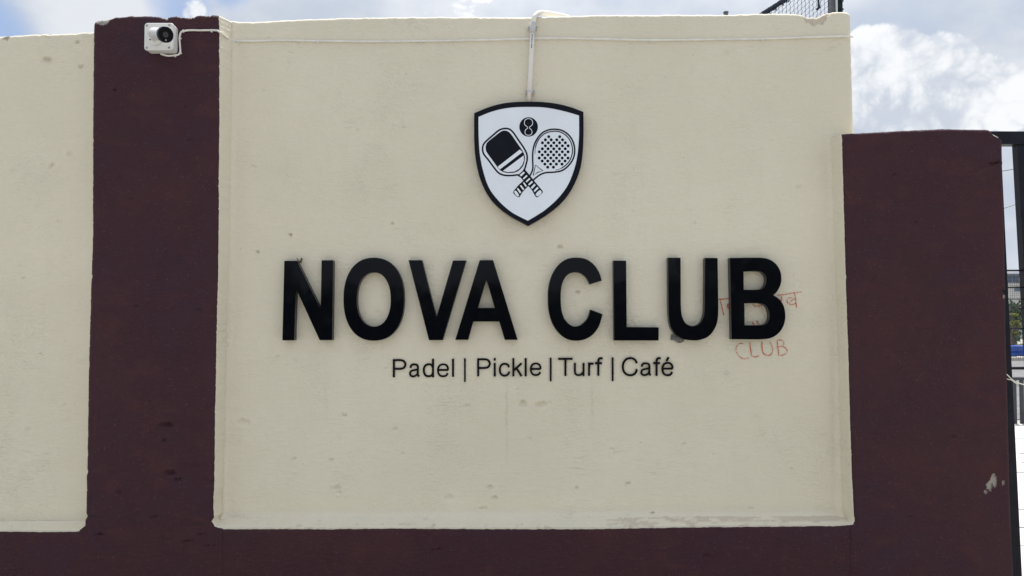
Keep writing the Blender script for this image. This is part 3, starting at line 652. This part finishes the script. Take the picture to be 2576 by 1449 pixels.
for x_, y_ in dots:
    V, f = fill([[(x_+15.5*math.cos(a), y_+15.5*math.sin(a)) for a in np.linspace(0, 2*math.pi, 15)[:-1]]], Y1)
    add('dot', V, f, M_VINYL, rac)
join('racket_stripes', [fill([q_], Y2) for q_ in [[(646,932),(660,926),(686,962),(674,974)],[(614,961),(629,954),(660,996),(648,1008)],[(583,992),(598,986),(630,1028),(614,1042)],catmull([(556,1028),(572,1012),(606,1060),(600,1072),(586,1068)],3,True)]], M_SWHITE, rac)
ball = join('ball_emblem', [fill([[(705+96*math.cos(a), 354+100*math.sin(a)) for a in np.linspace(0, 2*math.pi, 49)[:-1]]], Y1)], M_VINYL, sh)
e8 = [(704,268),(675,278),(661,305),(668,335),(695,360),(674,385),(667,408),(678,432),(704,440),(730,432),(741,408),(734,385),(713,360),(740,335),(747,305),(733,278)]
join('ball_seam', [stroke('', e8, 6, Y2, None, None, True)], M_SWHITE, ball)

# ------------------------------------------------------------------ security camera
def Zc(p): return (317.8 + p[0]*.12335, 21.2 + p[1]*.12335)
cc_ = empty('security_camera', P(400, 130, YP), 'white bullet security camera on a square box at the top of the maroon pillar', 'security camera')
YB = YP-.046
def rrect(x0, y0, x1, y1, r, n=5, cut=0):
    o = []
    for cx, cy, a0 in ((x1-r, y0+r, -90), (x1-r, y1-r, 0), (x0+r, y1-r, 90), (x0+r, y0+r, 180)):
        for k in range(n+1):
            a = math.radians(a0+90*k/n); o.append((cx+r*math.cos(a), cy+r*math.sin(a)))
    return o
A = P(*Zc((365, 290)), YB); B = P(*Zc((952, 852)), YB)
def rect_world(inset, r, n=5): return rrect(A[0]+inset, -A[2]+inset, B[0]-inset, -B[2]-inset, r, n)
mb = MB(); prof = [(YB-.000, .004, .010), (YB+.0015, .0012, .011), (YB+.004, 0, .012), (YB+.010, 0, .012), (YB+.0102, .0012, .011), (YP+.001, .0012, .011)]
vs = []; n = None
for y_, ins, r_ in prof:
    lp = rect_world(ins, r_); n = len(lp); vs += [(a_, y_, -b_) for a_, b_ in lp]
fs = [(k*n+i, k*n+(i+1) % n, (k+1)*n+(i+1) % n, (k+1)*n+i) for k in range(len(prof)-1) for i in range(n)]
fs = [tuple(reversed(q_)) for q_ in fs] + [tuple(range(n))]
mb.put(vs, fs).build('junction_box', M_PLASTIC, cc_)
jb = cc_
for z_ in ((420,350),(877,343),(415,803),(873,800)):
    c0 = P(*Zc(z_), YB); mb = MB(); mb.tube([c0+np.array([0,.002,0]), c0-np.array([0,.0012,0])], .0042, 12); s0 = mb.build('screw', M_SCREW, cc_)
def disc(mb, p, q, r0, r1, n=28): mb.tube([p, q], [r0, r1], n)
cb = P(*Zc((600, 625)), YB)
mb = MB(); mb.tube([cb+np.array([0,.001,0]), cb+np.array([0,-.006,0]), cb+np.array([0,-.009,0]), cb+np.array([0,-.012,0])], [.0275,.0275,.025,.017], 32); mb.build('mount_base', M_PLASTIC, cc_, True)
h0 = P(*Zc((488, 640)), YB-.010); mb = MB(); mb.tube([h0, h0+np.array([0,-.003,0])], .003, 10); mb.build('screw_hole', M_LENS, cc_)
Aq = Vector(P(*Zc((545, 515)), YB-.045).tolist()); Bq = Vector(P(*Zc((808, 535)), YB-.115).tolist()); ax = (Bq-Aq).normalized()
mb = MB(); mb.tube([Vector(cb.tolist())+Vector((0,-.010,0)), Vector(cb.tolist())+Vector((-.004,-.026,.006)), Aq-ax*.004], [.013,.012,.013], 18); mb.build('mount_arm', M_PLASTIC, cc_, True)
L_ = (Bq-Aq).length
rb = Aq-ax*.018
mb = MB(); mb.tube([rb, rb+ax*.003, rb+ax*.014, rb+ax*.0145, rb+ax*.020, rb+ax*.0205, rb+ax*.024, rb+ax*.028, Bq-ax*.030, Bq-ax*.0295, Bq-ax*.016], [.008,.0125,.0125,.0108,.0108,.0150,.0200,.0235,.0245,.0262,.0285], 32, True, ax); mb.build('camera_body', M_PLASTIC, cc_, True)
mb = MB(); mb.tube([Bq-ax*.016, Bq-ax*.014, Bq-ax*.001, Bq, Bq-ax*.0005, Bq-ax*.004], [.0287,.0305,.0305,.0300,.0285,.0280], 36, False, ax); hd = mb.build('hood', M_HOOD, cc_, True)
mb = MB(); mb.tube([Bq-ax*.006, Bq-ax*.0042], .0283, 36); mb.build('front_glass', M_LENS, cc_)
up = Vector((0,0,1)); rt_ = ax.cross(up).normalized(); up2 = rt_.cross(ax)
mb = MB(); c0 = Bq-ax*.004; mb.tube([c0, c0+ax*.0012], .011, 24); mb.build('lens', simple('lens_glass', (.010,.012,.02), .05), cc_)
mb = MB(); c0 = Bq-ax*.004 - up2*.020 + rt_*.004*-1; mb.tube([c0, c0+ax*.0012], .0034, 12); mb.build('sensor', simple('sensor_pink', (.35,.26,.25), .4), cc_)
pm = Vector(P(*Zc((575, 465)), YB-.06).tolist()); 
side = (Vector((0, CAMY, CAMZ))-pm).normalized()
c0 = rb+ax*.033; nrm_ = (side-ax*side.dot(ax)).normalized(); tt = ax.cross(nrm_)
mb = MB(); q0 = c0+nrm_*.0272
mb.put([q0-ax*.006+tt*.003, q0+ax*.006+tt*.003+nrm_*.0035, q0+ax*.006-tt*.001+nrm_*.0035, q0-ax*.006-tt*.001], [(0,1,2,3)]).build('red_print', simple('red_print', (.45,.12,.10), .5), cc_)

# ------------------------------------------------------------------ cable with clips
cable = empty('cable', P(1350, 98, 0), 'thin cream cable running from the camera along the top of the wall', 'cable')
z = [(700,925,-.018),(780,952,-.006),(860,965,-.004),(990,955,-.004),(1065,940,-.004),(1100,900,-.004),(1094,760,-.004),(1085,620,-.004),(1095,540,-.004),(1118,485,-.004),(1160,462,-.004),(1300,445,-.004),(1500,448,-.004),(1740,445,-.004),(1860,452,-.004)]
pts = [tuple(P(*Zc(p[:2]), YP+p[2])) for p in z]
pts += [tuple(P(551, 80, YP-.003)), tuple(P(556, 82, YP+.004)), tuple(P(568, 92, -.050)), tuple(P(577, 98, -.020)), tuple(P(585, 101, -.007)), tuple(P(600, 102.8, -.005))]
for u_, v_ in ((640,103.5),(700,101.5),(800,103),(930,104.5),(1058,103.5),(1200,101),(1300,98.5),(1377,96.2),(1500,98),(1636,101),(1780,99.5),(1916,97.8),(2030,94),(2122,91),(2138,91.8)): pts.append(tuple(P(u_, v_, -.006)))
pts += [tuple(P(2143.5, 92.5, -.003)), tuple(P(2144.5, 93, .03)), tuple(P(2140, 93, .12))]
MB().tube([tuple(q_) for q_ in catmull(pts, 4)], .0039, 10).build('wire', M_CABLE, cable, True)
def clip(u_, v_, Y, ang=0):
    c0 = P(u_, v_, Y); mb = MB(); dx, dz = math.cos(ang), math.sin(ang)
    d = np.array([dx, 0, dz]); q_ = np.array([-dz, 0, dx])
    mb.tube([c0-d*.003, c0+d*.003], .0049, 10)
    e0 = c0-q_*.0058+np.array([0,.002,0]); mb.tube([e0, e0-np.array([0,.006,0])], .0030, 8)
    mb.build('cable_clip', M_PLASTIC, cable)
for z_, a in (((1165,455),.2),((1740,447),0),((1085,612),1.57),((1092,915),1.57),((1000,953),0)): clip(*Zc(z_), YP-.004, a)
for u_, v_ in ((592,102),(600,102.8),(800,103),(1058,103.5),(1377,96.2),(1636,101),(1916,97.8),(2122,91)): clip(u_, v_, -.006)

# ------------------------------------------------------------------ conduit
def Zp(p): return (1235.7 + p[0]*.18518, p[1]*.18518)
cd = empty('conduit_pipe', P(1331, 254, -.012), 'pale plastic conduit dropping over the wall top to the shield sign', 'pipe')
pb = tuple(P(1330.5, 262, -.017)); pt = tuple(P(*Zp((557, 445)), -.017))
MB().tube([pb, tuple(P(1333.5, 200, -.016)), tuple(P(1337, 130, -.017)), pt], .0096, 16).build('pipe', M_CONDUIT, cd, True)
MB().tube([pt, tuple(P(*Zp((562, 392)), -.017)), tuple(P(*Zp((568, 305)), -.017))], .0112, 16).build('coupling', M_CONDJ, cd, True)
bd = [tuple(P(*Zp((568, 320)), -.017)), tuple(P(*Zp((576, 270)), -.017)), tuple(P(*Zp((595, 222)), -.012)), tuple(P(*Zp((635, 185)), .004)), tuple(P(*Zp((690, 172)), .03)), tuple(P(*Zp((760, 180)), .07)), tuple(P(*Zp((850, 195)), .12)), tuple(P(*Zp((940, 212)), .18)), tuple(P(*Zp((1040, 235)), .25))]
MB().tube([tuple(q_) for q_ in catmull(bd, 5)], .0106, 16).build('bend', M_CABLE, cd, True)
for k in range(8):
    a = np.array(P(*Zp((845+k*9, 194+k*1.7)), .12+k*.007)); b = np.array(P(*Zp((848+k*9, 194.6+k*1.7)), .122+k*.007))
    MB().tube([a, b], .0113, 14).build('rib', M_CABLE, cd)
for z_ in ((563, 372), (526, 1242)):
    c0 = P(*Zp(z_), -.014); mb = MB()
    mb.tube([c0+np.array([0,0,.006]), c0+np.array([0,0,.004]), c0-np.array([0,0,.004]), c0-np.array([0,0,.006])], [.012,.0135,.0135,.012], 18)
    mb.box(c0-np.array([.020,-.004,.007]), c0+np.array([.020,.014,.007]))
    cl = mb.build('clamp', M_CONDJ, cd)
    for sx in (-.0165, .0165):
        c1_ = c0+np.array([sx, .004, .001]); MB().tube([c1_+np.array([0,.001,0]), c1_-np.array([0,.002,0])], .0028, 8).build('screw', M_SCREW, cl)
mb = MB()
for v0, v1 in ((86,90),(91,94),(95,97),(98,102),(103,105),(106,107.5),(110,113),(114,117),(118,120.5)):
    t0 = (v0-81.5)/(254-81.5); u_ = 1339-8*t0; a = P(u_-1.2, v0, -.0276); b = P(u_+1.2, v0, -.0276); c0 = P(u_+1.2, v1, -.0276); d = P(u_-1.2, v1, -.0276)
    mb.put([a, b, c0, d], [(3,2,1,0)])
mb.build('faded_print', M_PRINT, cd)

# ------------------------------------------------------------------ behind the wall: net, its post, a stub
YN = 2.4
npst = empty('net_post', P(2105, 60, YN), 'dark steel net post with a pale strip, rising behind the wall corner', 'post')
def pbox(u0, u1, v0, v1, Y, dep):
    a = P(u0, v1, Y); b = P(u1, v0, Y); return MB().box((P(u0, 20, Y)[0], Y, a[2]), (P(u1, 20, Y)[0], Y+dep, b[2]))
pbox(2107.5, 2120, -260, 700, YN, .09).build('post_face', M_POSTD, npst)
pbox(2091, 2102.5, -260, 700, YN+.012, .06).build('post_side', M_POSTG, npst)
pbox(2104, 2107.2, -260, 700, YN-.004, .02).build('pale_strip', M_PLASTIC, npst)
pbox(2102.7, 2103.8, -260, 700, YN+.006, .02).build('seam', M_LENS, npst)
for v_ in (3, 24):
    MB().tube([P(2114, v_, YN-.004), P(2121.5, v_-1, YN-.004)], .007, 8).build('bolt', M_POSTD, npst)
net = empty('sports_net', P(2050, 100, YN), 'dark blue netting hung from a thick slanting edge rope behind the wall', 'net')
mb = MB()
for k in range(7):
    ph = 2*math.pi*k/7; pts = []
    for j in range(60):
        t = j/59; u_ = 1880 + t*330; v_ = 58 - t*205
        w_ = 5.2 + 1.5*math.sin(j*.9+k)
        q_ = P(u_ + w_*math.sin(ph+j*.75)*.65 + rnd.uniform(-.8,.8), v_ + w_*math.cos(ph+j*.75)*.9, YN-.01+.008*math.cos(ph+j*.75)); pts.append(q_)
    mb.tube(pts, .0058 + .0014*(k % 2), 6)
for k in range(90):
    t = rnd.random(); u_ = 1885+t*325; v_ = 55-t*203+rnd.uniform(2,9); a = P(u_, v_, YN-.012); mb.tube([a, P(u_+rnd.uniform(-5,6), v_+rnd.uniform(-5,6), YN-.014)], .0045, 5)
mb.build('edge_rope', M_ROPE, net)
mb = MB()
def topv(u_): return 58 - (u_-1880)/330*205
sp = 12.0
for k in range(26):
    u_ = 1930 + k*9.6
    if u_ > 2090: break
    pts = []; v_ = topv(u_)
    while v_ < 120: pts.append(P(u_ + 1.0*math.sin(v_*.42+k) + v_*.02, v_, YN)); v_ += 4
    if len(pts) > 1: mb.tube(pts, .0015, 4)
for k in range(36):
    pts = []; 
    for j in range(60):
        u_ = 1900 + j*3.4; v_ = -160 + k*13.5 - (u_-1900)*.92 + 1.2*math.sin(u_*.65) + 100
        if v_ > topv(u_)-2 and u_ < 2091 and v_ < 120: pts.append(P(u_, v_, YN-.002))
    if len(pts) > 1: mb.tube(pts, .0015, 4)
o = mb.build('netting', M_NET, net); o['kind'] = 'stuff'
MB().tube([P(2060,-30,YN-.01), P(2059,8,YN-.012), P(2061,18,YN-.012), P(2056,24,YN-.012), P(2052,22,YN-.012)], [.008,.007,.010,.009,.004], 7).build('tie_rope', M_ROPE, net)
st = MB().tube([P(1826, 60, .6), P(1826, 33, .6), P(1826, 32, .6), P(1826, 30, .6)], [.011,.011,.014,.013], 12).build('pipe_stub', M_POSTG)
tag(st, 'short dark pipe stub showing just above the wall top', 'pipe')

# ------------------------------------------------------------------ gate right of the low pillar
YG = .10
gt = empty('metal_gate', P(2600, 1449, YG), 'black metal gate frame standing beside the low maroon pillar', 'gate')
mb = MB(); a = P(2480, 349.5, YG+.03); b = P(3100, 352, YG+.03); mb.beam(a, b, .056, .05, (0, 1, 0)); mb.build('top_rail', M_GATE, gt)
mb = MB(); mb.beam(P(2498, 366, YG+.03), P(2567.5, 1800, YG+.03), .037, .05); mb.build('stile', M_GATE, gt)
mb = MB(); mb.beam(P(2562, 366, YG+.03), P(2640, 1760, YG+.03), .034, .034); mb.build('upright_bar', M_GATE, gt)
for k in range(1, 6):
    MB().beam(P(2562+88*k, 366, YG+.03), P(2640+88*k, 1760, YG+.03), .034, .034).build('upright_bar', M_GATE, gt)
for v_, th in ((680,.0075),(723,.006),(752,.004),(775,.004),(826,.006),(926,.013)):
    MB().tube([P(2505, v_+.5, YG+.03), P(3080, v_-2, YG+.03)], th/2, 8).build('cross_rod', M_GATE, gt)
wr = MB(); wr.tube([tuple(q_) for q_ in catmull([tuple(P(2528,938,.02)), tuple(P(2535,944,.0)), tuple(P(2543,952,-.01)), tuple(P(2553,959,-.01)), tuple(P(2575,967.5,.0)), tuple(P(2640,975,.04))], 4)], .0022, 6)
tag(wr.build('wire', M_CABLE), 'thin white wire drooping from the low pillar to the gate, upper of two', 'wire')
wr = MB(); wr.tube([P(2528,952,.02), P(2535,954,.0), P(2545,956,-.008), P(2552,961.5,-.006), P(2560,966,.01)], .0020, 6)
tag(wr.build('wire', M_CABLE), 'short thin white wire joining the longer one beside the gate', 'wire')

# second gate / railing further in
YR = 7.6
rl = empty('inner_railing', P(2580, 1086, YR), 'low dark railing of upright bars across the paved yard beyond the gate', 'railing')
g1 = P(2515, 1079, YR); g2 = P(2515, 953, YR)
MB().box((g1[0]-.1, YR, g1[2]-.04), (g1[0]+3.4, YR+.05, g1[2]+.035)).build('bottom_rail', M_RAIL, rl)
MB().box((g1[0]-.1, YR, g2[2]-.02), (g1[0]+3.4, YR+.05, g2[2]+.02)).build('top_rail', M_RAIL, rl)
k = 0; x_ = g1[0]
while x_ < g1[0]+3.3:
    wd = .045
    MB().box((x_, YR+.008, g1[2]+.035), (x_+wd, YR+.042, g2[2]-.02)).build('upright', M_RAIL, rl); x_ += .105
for k in range(0, 8):
    xx = g1[0]+.105*4*k+.045
    MB().box((xx+.003, YR+.02, g1[2]+.035), (xx+.057, YR+.026, g2[2]-.02)).build('infill_strip', M_POSTG if k % 2 else M_PALE, rl)
# wire-mesh fence
YF = 14.0
ff = empty('mesh_fence', P(2560, 930, YF), 'fine wire mesh fence standing in front of the far house and trees', 'fence')
a = P(2490, 905, YF); b = P(2700, 688, YF); mb = MB()
z_ = a[2]
while z_ < b[2]: mb.box((a[0], YF, z_), (b[0], YF+.004, z_+.004)); z_ += .05
x_ = a[0]
while x_ < b[0]: mb.box((x_, YF+.006, a[2]), (x_+.004, YF+.010, b[2])); x_ += .05
o = mb.build('wire_mesh', M_RAIL, ff); o['kind'] = 'stuff'
for x_ in (a[0]-.05, b[0]+.02): MB().box((x_, YF-.03, 0), (x_+.06, YF+.03, b[2]+.05)).build('fence_post', M_RAIL, ff)
# blue tarpaulin-covered barrier
YT = 22.6
a = P(2538, 908, YT); b = P(2800, 884, YT)
br = empty('blue_barrier', (a[0], YT, .13), 'low bright blue tarpaulin barrier along the far kerb', 'barrier')
prof = [(YT, .0), (YT-.05, .10), (YT+.02, .13), (YT-.03, .22), (YT-.04, .34), (YT+.3, .36), (YT+.3, 0)]
xs = np.linspace(a[0], b[0], 14); vs = []
for x_ in xs: vs += [(x_, y_+rnd.uniform(-.02,.02), .13+z_+rnd.uniform(-.01,.01)) for y_, z_ in prof]
n = len(prof); fs = [(i*n+k, i*n+(k+1) % n, (i+1)*n+(k+1) % n, (i+1)*n+k) for i in range(13) for k in range(n)]
fs += [tuple(range(n))[::-1], tuple(13*n+k for k in range(n))]
add('tarpaulin', vs, fs, M_TARP, br)
# leaf clumps
def leaves(c, rx, ry, rz, n, s, seed):
    r_ = np.random.RandomState(seed); mb = MB()
    cl = [(r_.uniform(-.7,.7), r_.uniform(-.7,.7), r_.uniform(-.7,.7)) for _ in range(9)]
    for k in range(n):
        q_ = cl[r_.randint(9)]; d = r_.normal(size=3); d /= np.linalg.norm(d); rr = .48*r_.rand()**.4
        p = np.array(c)+np.array([(q_[0]+d[0]*rr)*rx, (q_[1]+d[1]*rr)*ry, (q_[2]+d[2]*rr)*rz])
        a_ = r_.normal(size=3); a_ /= np.linalg.norm(a_); b_ = np.cross(a_, r_.normal(size=3)); b_ /= np.linalg.norm(b_)
        mb.put([p-a_*s, p+b_*s*.5, p+a_*s, p-b_*s*.5], [(0,1,2,3)])
    return mb
def tree(name, label, u_, v0, v1, Y, rpx, mleaf, n, s, seed, cat='tree', group=None):
    b0 = P(u_, v0, Y); gnd = (b0[0], Y, .0); topz = b0[2]; botz = P(u_, v1, Y)[2]; r_ = rpx/F*(Y-CAMY)
    e = empty(name, gnd, label, cat, group)
    mb = MB(); mb.tube([(b0[0], Y, 0), (b0[0]+.05, Y, botz*.6), (b0[0]-.04, Y+.05, (topz+botz)/2)], [.11, .08, .04], 8)
    for k in range(5):
        a_ = k*1.3; mb.tube([(b0[0], Y, botz), (b0[0]+r_*.5*math.cos(a_), Y+r_*.5*math.sin(a_), (topz*.6+botz*.4)+.1*k)], [.04, .015], 5)
    mb.build('trunk', M_TRUNK, e, True)
    leaves((b0[0], Y, (topz+botz)/2), r_, r_, (topz-botz)/2, n, s, seed).build('crown', mleaf, e)
tree('leafy_tree', 'dark green leafy tree left of its neighbours beyond the yard', 2549, 742, 862, 28, 24, M_LEAF, 520, .11, 1, group='trees beyond the yard')
tree('leafy_tree', 'dark green leafy tree at the very right edge beyond the yard', 2602, 735, 862, 31, 30, M_LEAF, 700, .12, 2, group='trees beyond the yard')
tree('leafy_tree', 'dark green leafy tree just behind the pillar edge beyond the yard', 2505, 740, 862, 33, 26, M_LEAF, 800, .12, 3, group='trees beyond the yard')
YQ = 23.5
c0 = P(2548, 883, YQ)
tp = empty('topiary_shrub', (c0[0], YQ, .13), 'cloud-pruned yellow green shrub with flat leaf pads behind the blue barrier', 'shrub')
mb = MB(); mb.tube([(c0[0]+.05, YQ, 0), P(2547,870,YQ), P(2546,845,YQ), P(2551,820,YQ), P(2549,795,YQ)], [.09,.08,.06,.04,.02], 8)
for (u_, v_) in ((2561,822),(2553,840),(2549,794)): mb.tube([P(2548,842,YQ), P(u_,v_,YQ)], [.035,.015], 6)
mb.build('trunk', M_TRUNK, tp, True)
for i, (u_, v_, ru, rv) in enumerate(((2548,792,11,5),(2553,811,13,5),(2561,820,13,5),(2553,839,9,5),(2563,873,18,8))):
    q_ = P(u_, v_, YQ); k = (YQ-CAMY)/F; leaves(tuple(q_), ru*k*1.0, ru*k, rv*k*.95, 420, .03, 20+i).build('leaf_pad', M_TOPI, tp)
# far house
YH = 45.0
h0 = P(2500, 700, YH); 
hs = empty('far_house', (h0[0]+4, YH, 0), 'pale far house with grey hipped roof and blue glass band, seen past the gate', 'house')
ez = P(2548, 690, YH)[2]; pz = P(2548, 672.5, YH)[2]; x0 = h0[0]-.5; x1 = x0+5.4
MB().box((x0, YH, 0), (x1, YH+6, ez-.15)).build('wall', M_BWALL, hs)
xm = P(2548, 680, YH)[0]
rf = MB().put([(x0-.3,YH-.4,ez-.15),(x1+.3,YH-.4,ez-.15),(x1+.3,YH+6.4,ez-.15),(x0-.3,YH+6.4,ez-.15),(xm-.3,YH+2.4,pz),(xm+.4,YH+3.6,pz),(x0-.3,YH-.4,ez),(x1+.3,YH-.4,ez),(x1+.3,YH+6.4,ez),(x0-.3,YH+6.4,ez)],
    [(3,2,1,0),(0,1,7,6),(1,2,8,7),(2,3,9,8),(3,0,6,9),(6,7,5,4),(7,8,5),(8,9,4,5),(9,6,4)]).build('roof', M_BROOF, hs)
w0 = P(2530, 710, YH)[2]; w1 = P(2530, 695, YH)[2]
x_ = x0+.25
while x_ < x1-.6:
    wn = MB().box((x_, YH-.05, w0), (x_+.66, YH-.002, w1)).build('window', M_GLASS, hs)
    MB().box((x_+.31, YH-.08, w0+.002), (x_+.35, YH-.052, w1-.002)).build('mullion', M_BWALL, wn); x_ += .74
w2 = P(2530, 733, YH)[2]; w3 = P(2530, 722, YH)[2]; x_ = x0+.5
while x_ < x1-.8:
    MB().box((x_, YH-.05, w2), (x_+.8, YH-.002, w3)).build('window', M_GLASS, hs); x_ += 1.3
MB().box((x0-.1, YH-.5, w2+.9 if False else (w0+w3)/2-.04), (x1+.1, YH-.003, (w0+w3)/2+.04)).build('balcony_slab', M_BWALL, hs)
# overhead wires
for (ua, va, ub, vb, Y, d) in ((2440,448,2720,392,12,'upper'), (2440,556,2720,455,12.4,'lower')):
    pts = []
    for j in range(25):
        t = j/24-.0; t2 = (t-.0)*1.0; u_ = ua+(ub-ua)*t2; v_ = va+(vb-va)*t2; pts.append(P(u_, v_, Y))
    pts = [pts[0]+np.array([-8*(1), 0, -.0])*0] + pts
    s0 = np.array(pts[1]); s1 = np.array(pts[-1]); dd = (s1-s0)
    pts = [s0+dd*t+np.array([0,0,.25*(abs(t-.5)**2)]) for t in np.linspace(-.0, 4, 60)]
    tag(MB().tube(pts, .007, 6).build('overhead_wire', M_RAIL), '%s of two dark overhead wires slanting across the sky past the gate' % d, 'wire')

# the hedge across the road behind the viewer: it shows in the gloss of the raised letters
for i, (x_, h_, rx) in enumerate(((-13,2.6,3.2),(-8.2,3.4,3.0),(-4.2,2.3,2.6),(-.4,2.8,2.3),(3.4,2.1,2.6),(7.4,3.1,2.8),(12,2.5,3.2))):
    d_ = ['far left', 'tall left', 'low left of centre', 'middle', 'low right of centre', 'tall right', 'far right'][i]
    e = empty('hedge_bush', (x_, -15.5, 0), 'dark %s hedge bush across the road, seen only reflected in the letters' % d_, 'bush', 'hedge bushes reflected in the glossy letters')
    mb = MB(); mb.tube([(x_, -15.5, 0), (x_+.05, -15.5, h_*.5), (x_-.1, -15.4, h_*.8)], [.14, .09, .03], 7); mb.build('trunk', M_TRUNK, e)
    leaves((x_, -15.5, h_*.5), rx*1.15, 1.2, h_*.62, 1500, .24, 50+i).build('crown', M_LEAF, e)
